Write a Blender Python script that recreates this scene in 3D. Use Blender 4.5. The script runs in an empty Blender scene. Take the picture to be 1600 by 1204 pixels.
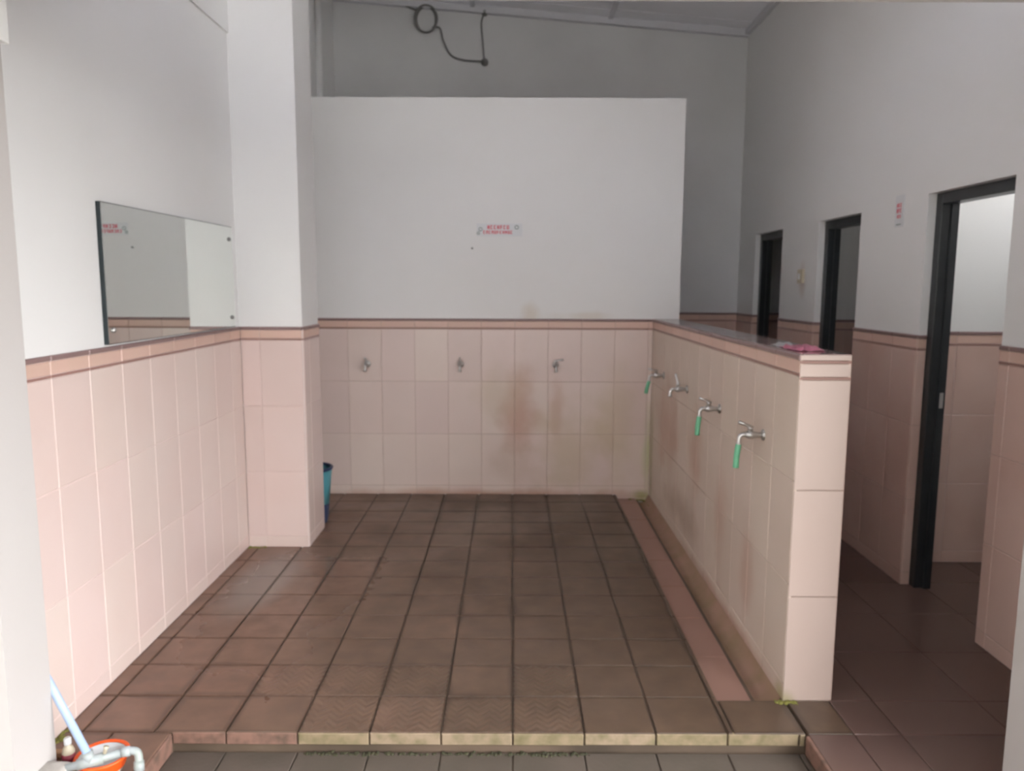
import bpy, bmesh, math, random
from mathutils import Vector, Matrix
random.seed(7)
C = bpy.context.scene.collection
S = bpy.context.scene
R = math.radians

# ------------------------------------------------------------------ camera, world, exposure
cam = bpy.data.objects.new('camera', bpy.data.cameras.new('camera'))
C.objects.link(cam)
cam.data.sensor_width = 36.0
cam.data.lens = 27.0
cam.data.clip_start = 0.05
cam.data.dof.use_dof = True
cam.data.dof.focus_distance = 0.9
cam.data.dof.aperture_fstop = 9.0
cam.matrix_world = (Matrix.Translation((0, 0, 1.59)) @ Matrix.Rotation(R(90 - 7.45), 4, 'X')
                    @ Matrix.Rotation(R(0.22), 4, 'Z'))
S.camera = cam

w = bpy.data.worlds.new('overcast_sky'); S.world = w; w.use_nodes = True
nt = w.node_tree; bg = nt.nodes['Background']
tc = nt.nodes.new('ShaderNodeTexCoord'); sx = nt.nodes.new('ShaderNodeSeparateXYZ')
rp = nt.nodes.new('ShaderNodeValToRGB')
nt.links.new(tc.outputs['Generated'], sx.inputs[0]); nt.links.new(sx.outputs['Z'], rp.inputs[0])
rp.color_ramp.elements[0].position = 0.0; rp.color_ramp.elements[0].color = (1.0, 0.985, 0.975, 1)
rp.color_ramp.elements[1].position = 1.0; rp.color_ramp.elements[1].color = (0.88, 0.93, 1, 1)
nt.links.new(rp.outputs[0], bg.inputs['Color'])
bg.inputs['Strength'].default_value = 16.0

# portal over the open front of the washroom: guides sky sampling, gives no light of its own
def portal(loc, rot, sx_, sy_):
    l = bpy.data.lights.new('sky_portal', 'AREA'); l.shape = 'RECTANGLE'; l.size = sx_; l.size_y = sy_
    l.cycles.is_portal = True
    o = bpy.data.objects.new('sky_portal', l); C.objects.link(o); o.location = loc; o.rotation_euler = rot
    return o
portal((0.3, 2.05, 1.2), (R(90), 0, 0), 3.6, 2.4)

S.view_settings.view_transform = 'Standard'
S.view_settings.look = 'None'
S.view_settings.gamma = 1.0
S.view_settings.use_curve_mapping = False
S.view_settings.exposure = 0.17
S.cycles.max_bounces = 14
S.cycles.diffuse_bounces = 10

# ------------------------------------------------------------------ materials
def new_mat(name):
    m = bpy.data.materials.new(name); m.use_nodes = True
    return m, m.node_tree, m.node_tree.nodes['Principled BSDF']

def mat(name, col, rough=0.5, metal=0.0, var=0.0, hue=None, scale=4.0, noise=0.0, ncol=None,
        bump=0.0, bscale=60.0, spec=0.5, extra=None):
    """base colour, per-object variation (var), world-space mottling towards ncol (noise)."""
    m, t, b = new_mat(name)
    b.inputs['Roughness'].default_value = rough
    b.inputs['Metallic'].default_value = metal
    b.inputs['Specular IOR Level'].default_value = spec
    L = t.links; N = t.nodes
    rgb = N.new('ShaderNodeRGB'); rgb.outputs[0].default_value = (*col, 1); out = rgb.outputs[0]
    geo = N.new('ShaderNodeNewGeometry')
    if hue:
        oi = N.new('ShaderNodeObjectInfo')
        mx = N.new('ShaderNodeMix'); mx.data_type = 'RGBA'
        L.new(oi.outputs['Random'], mx.inputs[0]); L.new(out, mx.inputs[6]); mx.inputs[7].default_value = (*hue, 1)
        out = mx.outputs[2]
    if var:
        oi = N.new('ShaderNodeObjectInfo')
        mr = N.new('ShaderNodeMapRange'); mr.inputs[3].default_value = 1 - var; mr.inputs[4].default_value = 1 + var
        wn = N.new('ShaderNodeTexWhiteNoise'); wn.noise_dimensions = '1D'
        L.new(oi.outputs['Random'], wn.inputs['W']); L.new(wn.outputs['Value'], mr.inputs[0])
        vm = N.new('ShaderNodeVectorMath'); vm.operation = 'SCALE'
        L.new(out, vm.inputs[0]); L.new(mr.outputs[0], vm.inputs['Scale']); out = vm.outputs[0]
    if noise:
        nz = N.new('ShaderNodeTexNoise'); nz.inputs['Scale'].default_value = scale; nz.inputs['Detail'].default_value = 5
        L.new(geo.outputs['Position'], nz.inputs['Vector'])
        mr = N.new('ShaderNodeMapRange'); mr.inputs[1].default_value = 0.40; mr.inputs[2].default_value = 0.72
        mr.inputs[3].default_value = 0; mr.inputs[4].default_value = noise
        L.new(nz.outputs['Fac'], mr.inputs[0])
        mx = N.new('ShaderNodeMix'); mx.data_type = 'RGBA'
        L.new(mr.outputs[0], mx.inputs[0]); L.new(out, mx.inputs[6]); mx.inputs[7].default_value = (*ncol, 1)
        out = mx.outputs[2]
    if extra:
        out = extra(t, geo, out, b)
    L.new(out, b.inputs['Base Color'])
    if bump:
        nz = N.new('ShaderNodeTexNoise'); nz.inputs['Scale'].default_value = bscale; nz.inputs['Detail'].default_value = 4
        L.new(geo.outputs['Position'], nz.inputs['Vector'])
        bp = N.new('ShaderNodeBump'); bp.inputs['Strength'].default_value = bump; bp.inputs['Distance'].default_value = 0.004
        L.new(nz.outputs['Fac'], bp.inputs['Height']); L.new(bp.outputs[0], b.inputs['Normal'])
    return m

def spots(pts):
    """soft stains of their own place and shape: (x,y,z, rx,ry,rz, strength, colour)"""
    def f(t, geo, out, b):
        L = t.links; N = t.nodes
        nz = N.new('ShaderNodeTexNoise'); nz.inputs['Scale'].default_value = 5; nz.inputs['Detail'].default_value = 4
        L.new(geo.outputs['Position'], nz.inputs['Vector'])
        for (x, y, z, rx, ry, rz, s, c) in pts:
            a = N.new('ShaderNodeVectorMath'); a.operation = 'SUBTRACT'
            L.new(geo.outputs['Position'], a.inputs[0]); a.inputs[1].default_value = (x, y, z)
            d = N.new('ShaderNodeVectorMath'); d.operation = 'DIVIDE'
            L.new(a.outputs[0], d.inputs[0]); d.inputs[1].default_value = (rx, ry, rz)
            ln = N.new('ShaderNodeVectorMath'); ln.operation = 'LENGTH'; L.new(d.outputs[0], ln.inputs[0])
            ad = N.new('ShaderNodeMath'); ad.operation = 'ADD'; L.new(ln.outputs['Value'], ad.inputs[0])
            ns = N.new('ShaderNodeMath'); ns.operation = 'MULTIPLY_ADD'; L.new(nz.outputs['Fac'], ns.inputs[0])
            ns.inputs[1].default_value = 1.2; ns.inputs[2].default_value = -0.6
            L.new(ns.outputs[0], ad.inputs[1])
            mr = N.new('ShaderNodeMapRange'); mr.interpolation_type = 'SMOOTHSTEP'
            mr.inputs[1].default_value = 1.0; mr.inputs[2].default_value = 0.1
            mr.inputs[3].default_value = 0; mr.inputs[4].default_value = s
            L.new(ad.outputs[0], mr.inputs[0])
            mx = N.new('ShaderNodeMix'); mx.data_type = 'RGBA'
            L.new(mr.outputs[0], mx.inputs[0]); L.new(out, mx.inputs[6]); mx.inputs[7].default_value = (*c, 1)
            out = mx.outputs[2]
        return out
    return f

RUST = (0.46, 0.25, 0.18); TAN = (0.52, 0.42, 0.29); MOSS = (0.30, 0.30, 0.10)
M = {}
M['paint'] = mat('white_wall_paint', (0.745, 0.74, 0.73), 0.6, noise=0.3, ncol=(0.66, 0.65, 0.635), scale=1.3, bump=0.08, bscale=25,
    extra=spots([(0.13, 5.7, 1.38, 0.10, 0.3, 0.14, 0.45, (0.55, 0.45, 0.33)),
                 (0.55, 5.7, 1.36, 0.35, 0.3, 0.05, 0.4, (0.55, 0.47, 0.36)),
                 (2.1, 5.62, 1.62, 0.3, 0.09, 0.18, 0.5, (0.50, 0.38, 0.30))]))
M['paint_front'] = mat('dimmed_cream_front_paint', (0.46, 0.435, 0.42), 0.75, noise=0.4, ncol=(0.42, 0.38, 0.355), scale=1.5, bump=0.08, bscale=25)  # jamb paint darkened in colour to stand in for weaker light
M['paint_dark'] = mat('grey_weathered_paint', (0.66, 0.66, 0.66), 0.8, noise=0.35, ncol=(0.52, 0.51, 0.51), scale=1.8, bump=0.08, bscale=25)
M['tile'] = mat('pink_glazed_wall_tile', (0.665, 0.53, 0.495), 0.22, var=0.03, hue=(0.67, 0.56, 0.51), noise=0.4,
    ncol=(0.65, 0.48, 0.43), scale=2.0, bump=0.03, bscale=8)
M['tile_back'] = mat('stained_pink_tile_back', (0.66, 0.53, 0.49), 0.28, var=0.03, hue=(0.68, 0.57, 0.51), noise=0.4,
    ncol=(0.60, 0.47, 0.42), scale=1.6, bump=0.03, bscale=8,
    extra=spots([(0.06, 5.7, 0.62, 0.20, 0.5, 0.50, 0.7, RUST), (0.34, 5.7, 0.60, 0.07, 0.5, 0.34, 0.5, RUST),
                 (0.05, 5.7, 0.25, 0.30, 0.5, 0.25, 0.55, (0.50, 0.38, 0.30)),
                 (0.45, 5.7, 0.35, 0.45, 0.5, 0.50, 0.6, TAN), (0.80, 5.7, 0.55, 0.2, 0.5, 0.6, 0.5, TAN),
                 (-0.1, 5.7, 0.8, 0.3, 0.5, 0.3, 0.4, TAN),
                 (1.04, 5.7, 0.3, 0.07, 0.5, 0.5, 0.7, (0.42, 0.45, 0.22)), (1.0, 5.7, 0.0, 0.12, 0.5, 0.07, 0.9, MOSS),
                 (-0.3, 5.7, 0.0, 1.9, 0.5, 0.06, 0.75, (0.45, 0.26, 0.18))]))
M['tile_half'] = mat('stained_pink_tile_divider', (0.62, 0.51, 0.44), 0.42, var=0.025, hue=(0.64, 0.54, 0.46), noise=0.5,
    ncol=(0.55, 0.44, 0.35), scale=1.8, bump=0.03, bscale=8,
    extra=spots([(1.04, 5.1, 0.65, 0.5, 0.5, 0.42, 0.6, RUST), (1.04, 4.3, 0.6, 0.5, 0.22, 0.35, 0.55, RUST),
                 (1.04, 3.75, 0.45, 0.5, 0.16, 0.35, 0.4, RUST), (1.04, 3.3, 0.35, 0.5, 0.14, 0.3, 0.4, RUST),
                 (1.04, 4.6, 0.2, 0.5, 0.7, 0.14, 0.6, (0.38, 0.27, 0.20)),
                 (1.04, 3.6, 0.0, 0.5, 1.5, 0.06, 0.7, (0.44, 0.25, 0.19)),
                 (1.04, 5.66, 0.3, 0.5, 0.07, 0.6, 0.6, MOSS), (1.04, 2.82, 0.0, 0.25, 0.1, 0.12, 0.75, (0.33, 0.29, 0.12))]))
M['tile_end'] = mat('dimmed_pink_tile_divider_end', (0.48, 0.375, 0.33), 0.25, var=0.02, noise=0.3, ncol=(0.445, 0.345, 0.305), scale=2.0,  # same pink tile, its colour darkened in place of weaker light
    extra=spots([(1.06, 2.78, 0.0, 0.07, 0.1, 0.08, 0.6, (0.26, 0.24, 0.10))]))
M['tile_corr'] = mat('brown_pink_corridor_tile', (0.62, 0.45, 0.39), 0.2, var=0.03, noise=0.5, ncol=(0.54, 0.34, 0.28), scale=2.2)
M['band'] = mat('peach_border_tile', (0.62, 0.42, 0.35), 0.35, var=0.04, noise=0.4, ncol=(0.60, 0.44, 0.34), scale=9)
M['liner'] = mat('brown_liner_strip', (0.30, 0.165, 0.14), 0.4)
M['cap'] = mat('dark_brown_bullnose', (0.24, 0.155, 0.15), 0.35)
M['top'] = mat('polished_brown_ledge', (0.26, 0.18, 0.165), 0.12, var=0.05, noise=0.5, ncol=(0.20, 0.13, 0.12), scale=14)
M['grout'] = mat('pale_grout', (0.62, 0.49, 0.455), 0.8)
M['grout_dirty'] = mat('dirty_grout', (0.46, 0.36, 0.30), 0.8)
M['grout_half'] = mat('tan_grout', (0.52, 0.42, 0.35), 0.8)
M['grout_floor'] = mat('dark_floor_grout', (0.125, 0.088, 0.062), 0.5, noise=0.9, ncol=(0.045, 0.034, 0.024), scale=2.2)
M['strip'] = mat('pink_channel_tile', (0.31, 0.178, 0.145), 0.4, var=0.03, noise=0.4, ncol=(0.30, 0.17, 0.13), scale=5)
M['gutter'] = mat('mossy_gutter_cement', (0.33, 0.20, 0.145), 0.6, noise=0.7, ncol=(0.20, 0.15, 0.07), scale=7)
M['black'] = mat('black_painted_frame', (0.016, 0.019, 0.022), 0.32, noise=0.3, ncol=(0.04, 0.045, 0.05), scale=12)
M['ceil'] = mat('grey_ceiling_board', (0.88, 0.88, 0.92), 0.8, var=0.02)
M['batten'] = mat('dark_ceiling_batten', (0.62, 0.62, 0.65), 0.7)
M['chrome'] = mat('tap_chrome', (0.55, 0.54, 0.53), 0.32, metal=1.0)
M['white_plastic'] = mat('white_plastic', (0.66, 0.67, 0.68), 0.35)
M['green_hose'] = mat('green_hose', (0.14, 0.44, 0.26), 0.4)
M['mirror'] = mat('mirror_silver', (0.80, 0.83, 0.80), 0.015, metal=1.0)
M['mirror_edge'] = mat('dark_glass_edge', (0.018, 0.028, 0.032), 0.25)
M['cable'] = mat('grey_cable', (0.19, 0.185, 0.18), 0.6)
M['red'] = mat('red_print', (0.62, 0.03, 0.07), 0.5)
M['grey_print'] = mat('grey_green_print', (0.16, 0.22, 0.20), 0.5)
M['cream'] = mat('cream_plastic', (0.52, 0.46, 0.34), 0.4)
M['ochre'] = mat('ochre_dirt', (0.42, 0.25, 0.14), 0.7)
M['teal'] = mat('teal_plastic_bin', (0.07, 0.27, 0.32), 0.4)
M['navy'] = mat('dark_blue_plastic', (0.02, 0.04, 0.10), 0.4)
M['pole'] = mat('pale_blue_pole', (0.36, 0.47, 0.66), 0.3)
M['pvc'] = mat('grey_pvc', (0.33, 0.36, 0.375), 0.4, noise=0.5, ncol=(0.25, 0.29, 0.19), scale=18)
M['orange'] = mat('orange_plastic', (0.80, 0.10, 0.012), 0.35)
M['maroon'] = mat('maroon_label', (0.25, 0.03, 0.05), 0.5)
M['pink'] = mat('pink_wrapper', (0.74, 0.30, 0.42), 0.35)
M['moss'] = mat('green_moss', (0.16, 0.16, 0.035), 0.9, noise=0.8, ncol=(0.26, 0.24, 0.06), scale=60)
M['cement'] = mat('pale_cement', (0.44, 0.41, 0.38), 0.8, noise=0.4, ncol=(0.35, 0.32, 0.28), scale=10, bump=0.3)
M['blocker_wall'] = mat('sky_blocker_render', (0.27, 0.26, 0.24), 0.85, noise=0.3, ncol=(0.21, 0.20, 0.19), scale=0.7)  # only for the unseen walls added to block sky
M['ground'] = mat('outdoor_concrete', (0.17, 0.16, 0.145), 0.85, noise=0.4, ncol=(0.12, 0.12, 0.09), scale=0.8)
M['nose'] = mat('worn_yellow_tile_edge', (0.25, 0.19, 0.115), 0.7, hue=(0.29, 0.215, 0.15), noise=0.9, ncol=(0.13, 0.11, 0.05), scale=22)
M['nose_brown'] = mat('broken_brown_tile_edge', (0.22, 0.12, 0.09), 0.6, noise=0.8, ncol=(0.07, 0.05, 0.035), scale=25)
M['trough_tile'] = mat('grey_brown_pool_tile', (0.105, 0.085, 0.070), 0.4, var=0.05, noise=0.6, ncol=(0.07, 0.062, 0.048), scale=6, bump=0.2)

def floor_mat(name, relief):
    m, t, b = new_mat(name); L = t.links; N = t.nodes
    geo = N.new('ShaderNodeNewGeometry'); oi = N.new('ShaderNodeObjectInfo')
    sep = N.new('ShaderNodeSeparateXYZ'); L.new(geo.outputs['Position'], sep.inputs[0])
    # worn reddish clay near the left wall, olive brown scale on the wet side: an own colour of the tiles
    nz = N.new('ShaderNodeTexNoise'); nz.inputs['Scale'].default_value = 1.7; nz.inputs['Detail'].default_value = 5
    L.new(geo.outputs['Position'], nz.inputs['Vector'])
    a = N.new('ShaderNodeMath'); a.operation = 'MULTIPLY_ADD'; L.new(nz.outputs['Fac'], a.inputs[0]); a.inputs[1].default_value = 1.6
    L.new(sep.outputs['X'], a.inputs[2])
    r2 = N.new('ShaderNodeMath'); r2.operation = 'MULTIPLY_ADD'; L.new(oi.outputs['Random'], r2.inputs[0]); r2.inputs[1].default_value = 0.35
    L.new(a.outputs[0], r2.inputs[2])
    mr = N.new('ShaderNodeMapRange'); mr.inputs[1].default_value = -0.55; mr.inputs[2].default_value = 1.15
    L.new(r2.outputs[0], mr.inputs[0])
    cr = N.new('ShaderNodeValToRGB'); e = cr.color_ramp.elements
    e[0].position = 0; e[0].color = (0.190, 0.105, 0.072, 1)
    e[1].position = 1; e[1].color = (0.104, 0.066, 0.043, 1)
    x = e.new(0.5); x.color = (0.142, 0.087, 0.058, 1)
    L.new(mr.outputs[0], cr.inputs[0])
    nz2 = N.new('ShaderNodeTexNoise'); nz2.inputs['Scale'].default_value = 9; nz2.inputs['Detail'].default_value = 6
    L.new(geo.outputs['Position'], nz2.inputs['Vector'])
    m2 = N.new('ShaderNodeMapRange'); m2.inputs[1].default_value = 0.3; m2.inputs[2].default_value = 0.7
    m2.inputs[3].default_value = 0.82; m2.inputs[4].default_value = 1.15; L.new(nz2.outputs['Fac'], m2.inputs[0])
    vs = N.new('ShaderNodeVectorMath'); vs.operation = 'SCALE'; L.new(cr.outputs[0], vs.inputs[0]); L.new(m2.outputs[0], vs.inputs['Scale'])
    # dirt settled along the joints, more in some places than in others
    tco = N.new('ShaderNodeTexCoord'); so = N.new('ShaderNodeSeparateXYZ'); L.new(tco.outputs['Object'], so.inputs[0])
    pa = N.new('ShaderNodeMath'); pa.operation = 'PINGPONG'; L.new(so.outputs['X'], pa.inputs[0]); pa.inputs[1].default_value = 0.125
    pb = N.new('ShaderNodeMath'); pb.operation = 'PINGPONG'; L.new(so.outputs['Y'], pb.inputs[0]); pb.inputs[1].default_value = 0.120
    mn = N.new('ShaderNodeMath'); mn.operation = 'MINIMUM'; L.new(pa.outputs[0], mn.inputs[0]); L.new(pb.outputs[0], mn.inputs[1])
    nd = N.new('ShaderNodeTexNoise'); nd.inputs['Scale'].default_value = 1.3; nd.inputs['Detail'].default_value = 2
    L.new(geo.outputs['Position'], nd.inputs['Vector'])
    wd = N.new('ShaderNodeMapRange'); wd.inputs[1].default_value = 0.48; wd.inputs[2].default_value = 0.66
    wd.inputs[3].default_value = 0.004; wd.inputs[4].default_value = 0.030; L.new(nd.outputs['Fac'], wd.inputs[0])
    dv = N.new('ShaderNodeMath'); dv.operation = 'DIVIDE'; L.new(mn.outputs[0], dv.inputs[0]); L.new(wd.outputs[0], dv.inputs[1])
    ed = N.new('ShaderNodeMapRange'); ed.interpolation_type = 'SMOOTHSTEP'; ed.inputs[1].default_value = 0.3; ed.inputs[2].default_value = 1.2
    ed.inputs[3].default_value = 0.68; ed.inputs[4].default_value = 1.0; L.new(dv.outputs[0], ed.inputs[0])
    # pale patch by the left wall: wet-tile reflection painted into the colour
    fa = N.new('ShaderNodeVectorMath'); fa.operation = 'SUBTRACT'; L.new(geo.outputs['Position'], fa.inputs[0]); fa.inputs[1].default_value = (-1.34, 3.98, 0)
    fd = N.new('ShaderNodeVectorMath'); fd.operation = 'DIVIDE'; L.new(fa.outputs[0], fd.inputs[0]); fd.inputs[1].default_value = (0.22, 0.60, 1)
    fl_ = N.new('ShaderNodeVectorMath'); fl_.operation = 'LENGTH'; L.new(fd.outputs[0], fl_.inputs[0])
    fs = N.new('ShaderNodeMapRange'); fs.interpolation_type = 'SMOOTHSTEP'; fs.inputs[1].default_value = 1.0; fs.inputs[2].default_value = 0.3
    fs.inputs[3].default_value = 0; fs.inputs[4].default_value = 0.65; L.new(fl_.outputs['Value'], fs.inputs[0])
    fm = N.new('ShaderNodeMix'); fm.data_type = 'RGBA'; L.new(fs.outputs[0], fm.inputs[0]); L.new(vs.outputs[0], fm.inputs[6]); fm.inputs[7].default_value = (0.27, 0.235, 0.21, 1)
    v2_ = N.new('ShaderNodeVectorMath'); v2_.operation = 'SCALE'; L.new(fm.outputs[2], v2_.inputs[0]); L.new(ed.outputs[0], v2_.inputs['Scale'])
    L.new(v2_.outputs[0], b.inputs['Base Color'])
    mr3 = N.new('ShaderNodeMapRange'); mr3.inputs[1].default_value = 0.35; mr3.inputs[2].default_value = 0.65
    mr3.inputs[3].default_value = 0.28; mr3.inputs[4].default_value = 0.5; L.new(nz.outputs['Fac'], mr3.inputs[0])
    a_ = N.new('ShaderNodeVectorMath'); a_.operation = 'SUBTRACT'; L.new(geo.outputs['Position'], a_.inputs[0]); a_.inputs[1].default_value = (-1.20, 3.72, 0)
    d_ = N.new('ShaderNodeVectorMath'); d_.operation = 'DIVIDE'; L.new(a_.outputs[0], d_.inputs[0]); d_.inputs[1].default_value = (0.42, 0.75, 1)
    l_ = N.new('ShaderNodeVectorMath'); l_.operation = 'LENGTH'; L.new(d_.outputs[0], l_.inputs[0])
    q_ = N.new('ShaderNodeMath'); q_.operation = 'MULTIPLY_ADD'; L.new(nz.outputs['Fac'], q_.inputs[0]); q_.inputs[1].default_value = 1.0; L.new(l_.outputs['Value'], q_.inputs[2])
    w_ = N.new('ShaderNodeMapRange'); w_.interpolation_type = 'SMOOTHSTEP'; w_.inputs[1].default_value = 0.9; w_.inputs[2].default_value = 1.9; w_.inputs[3].default_value = 0.42; w_.inputs[4].default_value = 1.0
    L.new(q_.outputs[0], w_.inputs[0])
    k_ = N.new('ShaderNodeMath'); k_.operation = 'MULTIPLY'; L.new(mr3.outputs[0], k_.inputs[0]); L.new(w_.outputs[0], k_.inputs[1])
    L.new(k_.outputs[0], b.inputs['Roughness'])
    bp = N.new('ShaderNodeBump'); bp.inputs['Strength'].default_value = 0.35; bp.inputs['Distance'].default_value = 0.004
    h = nz2.outputs['Fac']
    if relief:
        tcn = N.new('ShaderNodeTexCoord'); sp = N.new('ShaderNodeSeparateXYZ'); L.new(tcn.outputs['Object'], sp.inputs[0])
        pp = N.new('ShaderNodeMath'); pp.operation = 'PINGPONG'; L.new(sp.outputs['X'], pp.inputs[0]); pp.inputs[1].default_value = 0.042
        ad = N.new('ShaderNodeMath'); ad.operation = 'ADD'; L.new(pp.outputs[0], ad.inputs[0]); L.new(sp.outputs['Y'], ad.inputs[1])
        fr = N.new('ShaderNodeMath'); fr.operation = 'PINGPONG'; L.new(ad.outputs[0], fr.inputs[0]); fr.inputs[1].default_value = 0.018
        st = N.new('ShaderNodeMapRange'); st.inputs[1].default_value = 0.006; st.inputs[2].default_value = 0.012; L.new(fr.outputs[0], st.inputs[0])
        mx = N.new('ShaderNodeMath'); mx.operation = 'MULTIPLY_ADD'; L.new(st.outputs[0], mx.inputs[0]); mx.inputs[1].default_value = 0.9; L.new(h, mx.inputs[2])
        h = mx.outputs[0]
    L.new(h, bp.inputs['Height']); L.new(bp.outputs[0], b.inputs['Normal'])
    return m
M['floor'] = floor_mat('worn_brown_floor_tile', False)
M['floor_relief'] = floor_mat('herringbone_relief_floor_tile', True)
M['corr_floor'] = mat('polished_dark_brown_floor_tile', (0.112, 0.068, 0.055), 0.32, var=0.05, noise=0.5, ncol=(0.110, 0.068, 0.060), scale=3, bump=0.05, bscale=15)

# ------------------------------------------------------------------ helpers
def link(name, me, m=None, parent=None):
    o = bpy.data.objects.new(name, me); C.objects.link(o)
    if m is not None and me is not None and not me.materials: me.materials.append(m)
    if parent is not None: o.parent = parent
    return o
def obj(name, bm, m, parent=None, smooth=False):
    me = bpy.data.meshes.new(name); bm.to_mesh(me); bm.free()
    if smooth:
        for p in me.polygons: p.use_smooth = True
    return link(name, me, m, parent)
def tag(o, label, cat, group=None):
    o['label'] = label; o['category'] = cat
    if group: o['group'] = group
    return o
def struct(o): o['kind'] = 'structure'; return o
def box(bm, x0, x1, y0, y1, z0, z1):
    v = [bm.verts.new(p) for p in [(x0,y0,z0),(x1,y0,z0),(x1,y1,z0),(x0,y1,z0),(x0,y0,z1),(x1,y0,z1),(x1,y1,z1),(x0,y1,z1)]]
    for f in [(0,3,2,1),(4,5,6,7),(0,1,5,4),(1,2,6,5),(2,3,7,6),(3,0,4,7)]: bm.faces.new([v[i] for i in f])
def boxes(*bs):
    bm = bmesh.new()
    for b_ in bs: box(bm, *b_)
    return bm
def bevel(bm, r, seg=2):
    bmesh.ops.bevel(bm, geom=list(bm.edges), offset=r, segments=seg, affect='EDGES', profile=0.6); return bm
def tube(bm, pts, r, n=10, caps=True, closed=False):
    pts = [Vector(p) for p in pts]; rings = []
    k = len(pts); up = None
    for i, p in enumerate(pts):
        if closed: d = pts[(i+1) % k] - pts[i-1]
        else: d = pts[min(i+1, k-1)] - pts[max(i-1, 0)]
        d.normalize()
        if up is None:
            up = Vector((0,0,1)) if abs(d.z) < 0.9 else Vector((1,0,0))
        a = up - d * up.dot(d); a.normalize(); up = a
        b_ = d.cross(a)
        rr = r[i] if isinstance(r, (list, tuple)) else r
        rings.append([bm.verts.new(p + (a*math.cos(2*math.pi*j/n) + b_*math.sin(2*math.pi*j/n))*rr) for j in range(n)])
    m_ = k if closed else k-1
    for i in range(m_):
        A = rings[i]; B = rings[(i+1) % k]
        for j in range(n): bm.faces.new([A[j], A[(j+1)%n], B[(j+1)%n], B[j]])
    if caps and not closed:
        bm.faces.new(rings[0][::-1]); bm.faces.new(rings[-1])
    return bm
def lathe(bm, prof, n=28, cx=0, cy=0):
    rings = []
    for (r, z) in prof:
        rings.append([bm.verts.new((cx + r*math.cos(2*math.pi*j/n), cy + r*math.sin(2*math.pi*j/n), z)) for j in range(n)])
    for A, B in zip(rings, rings[1:]):
        for j in range(n): bm.faces.new([A[j], A[(j+1)%n], B[(j+1)%n], B[j]])
    bm.faces.new(rings[0][::-1]); bm.faces.new(rings[-1])
    return bm
def smooth_path(pts, k=6):
    P = [Vector(p) for p in pts]; P = [P[0]*2-P[1]] + P + [P[-1]*2-P[-2]]; out = []
    for i in range(1, len(P)-2):
        for s in range(k):
            t = s/k; a, b_, c, d = P[i-1], P[i], P[i+1], P[i+2]
            out.append(0.5*((2*b_) + (c-a)*t + (2*a-5*b_+4*c-d)*t*t + (3*b_-a-3*c+d)*t**3))
    out.append(P[-2]); return out

cache = {}
def tile_mesh(w_, h_, th, mt, name, ch=0.0025):
    key = (round(w_, 3), round(h_, 3), th, mt.name)
    if key in cache: return cache[key]
    c = min(ch, w_*0.2, h_*0.2)
    v = [(0,0,-0.004),(w_,0,-0.004),(w_,h_,-0.004),(0,h_,-0.004),(0,0,th-c),(w_,0,th-c),(w_,h_,th-c),(0,h_,th-c),
         (c,c,th),(w_-c,c,th),(w_-c,h_-c,th),(c,h_-c,th)]
    f = [(0,3,2,1)] + [(i,(i+1)%4,(i+1)%4+4,i+4) for i in range(4)] + [(i+4,(i+1)%4+4,(i+1)%4+8,i+8) for i in range(4)] + [(8,9,10,11)]
    me = bpy.data.meshes.new(name); me.from_pydata(v, [], f); me.materials.append(mt); cache[key] = me
    return me
def tiles(parent, name, O, U, V, ucuts, vcuts, mt, th=0.008, gap=0.0022, jitter=0.0, skip=None, pick=None, ch=0.0025):
    U = Vector(U); V = Vector(V); Nn = U.cross(V); O = Vector(O)
    for i in range(len(ucuts)-1):
        for j in range(len(vcuts)-1):
            u0, u1, v0, v1 = ucuts[i], ucuts[i+1], vcuts[j], vcuts[j+1]
            if skip and skip(i, j, (u0+u1)/2, (v0+v1)/2): continue
            mm = pick(i, j, (u0+u1)/2, (v0+v1)/2) if pick else mt
            g = gap/2
            me = tile_mesh(u1-u0-gap, v1-v0-gap, th, mm, name, ch)
            o = bpy.data.objects.new(name, me); C.objects.link(o); o.parent = parent
            p = O + U*(u0+g) + V*(v0+g) + Nn*random.uniform(-jitter, jitter)
            mtx = Matrix.Identity(4)
            for a in range(3): mtx[a][0] = U[a]; mtx[a][1] = V[a]; mtx[a][2] = Nn[a]; mtx[a][3] = p[a]
            if jitter:
                mtx = mtx @ Matrix.Rotation(random.uniform(-jitter, jitter)*2.0, 4, 'X') @ Matrix.Rotation(random.uniform(-jitter, jitter)*2.0, 4, 'Y')
            o.matrix_local = mtx
def cuts(a, b, start, step, minw=0.02):
    """cut positions from a to b with joints at start + k*step"""
    k0 = math.ceil((a - start)/step - 1e-6); out = [a]; k = k0
    while start + k*step < b - 1e-6:
        p = start + k*step
        if p - out[-1] > minw: out.append(p)
        k += 1
    if b - out[-1] < minw and len(out) > 1: out.pop()
    out.append(b); return out

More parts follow.
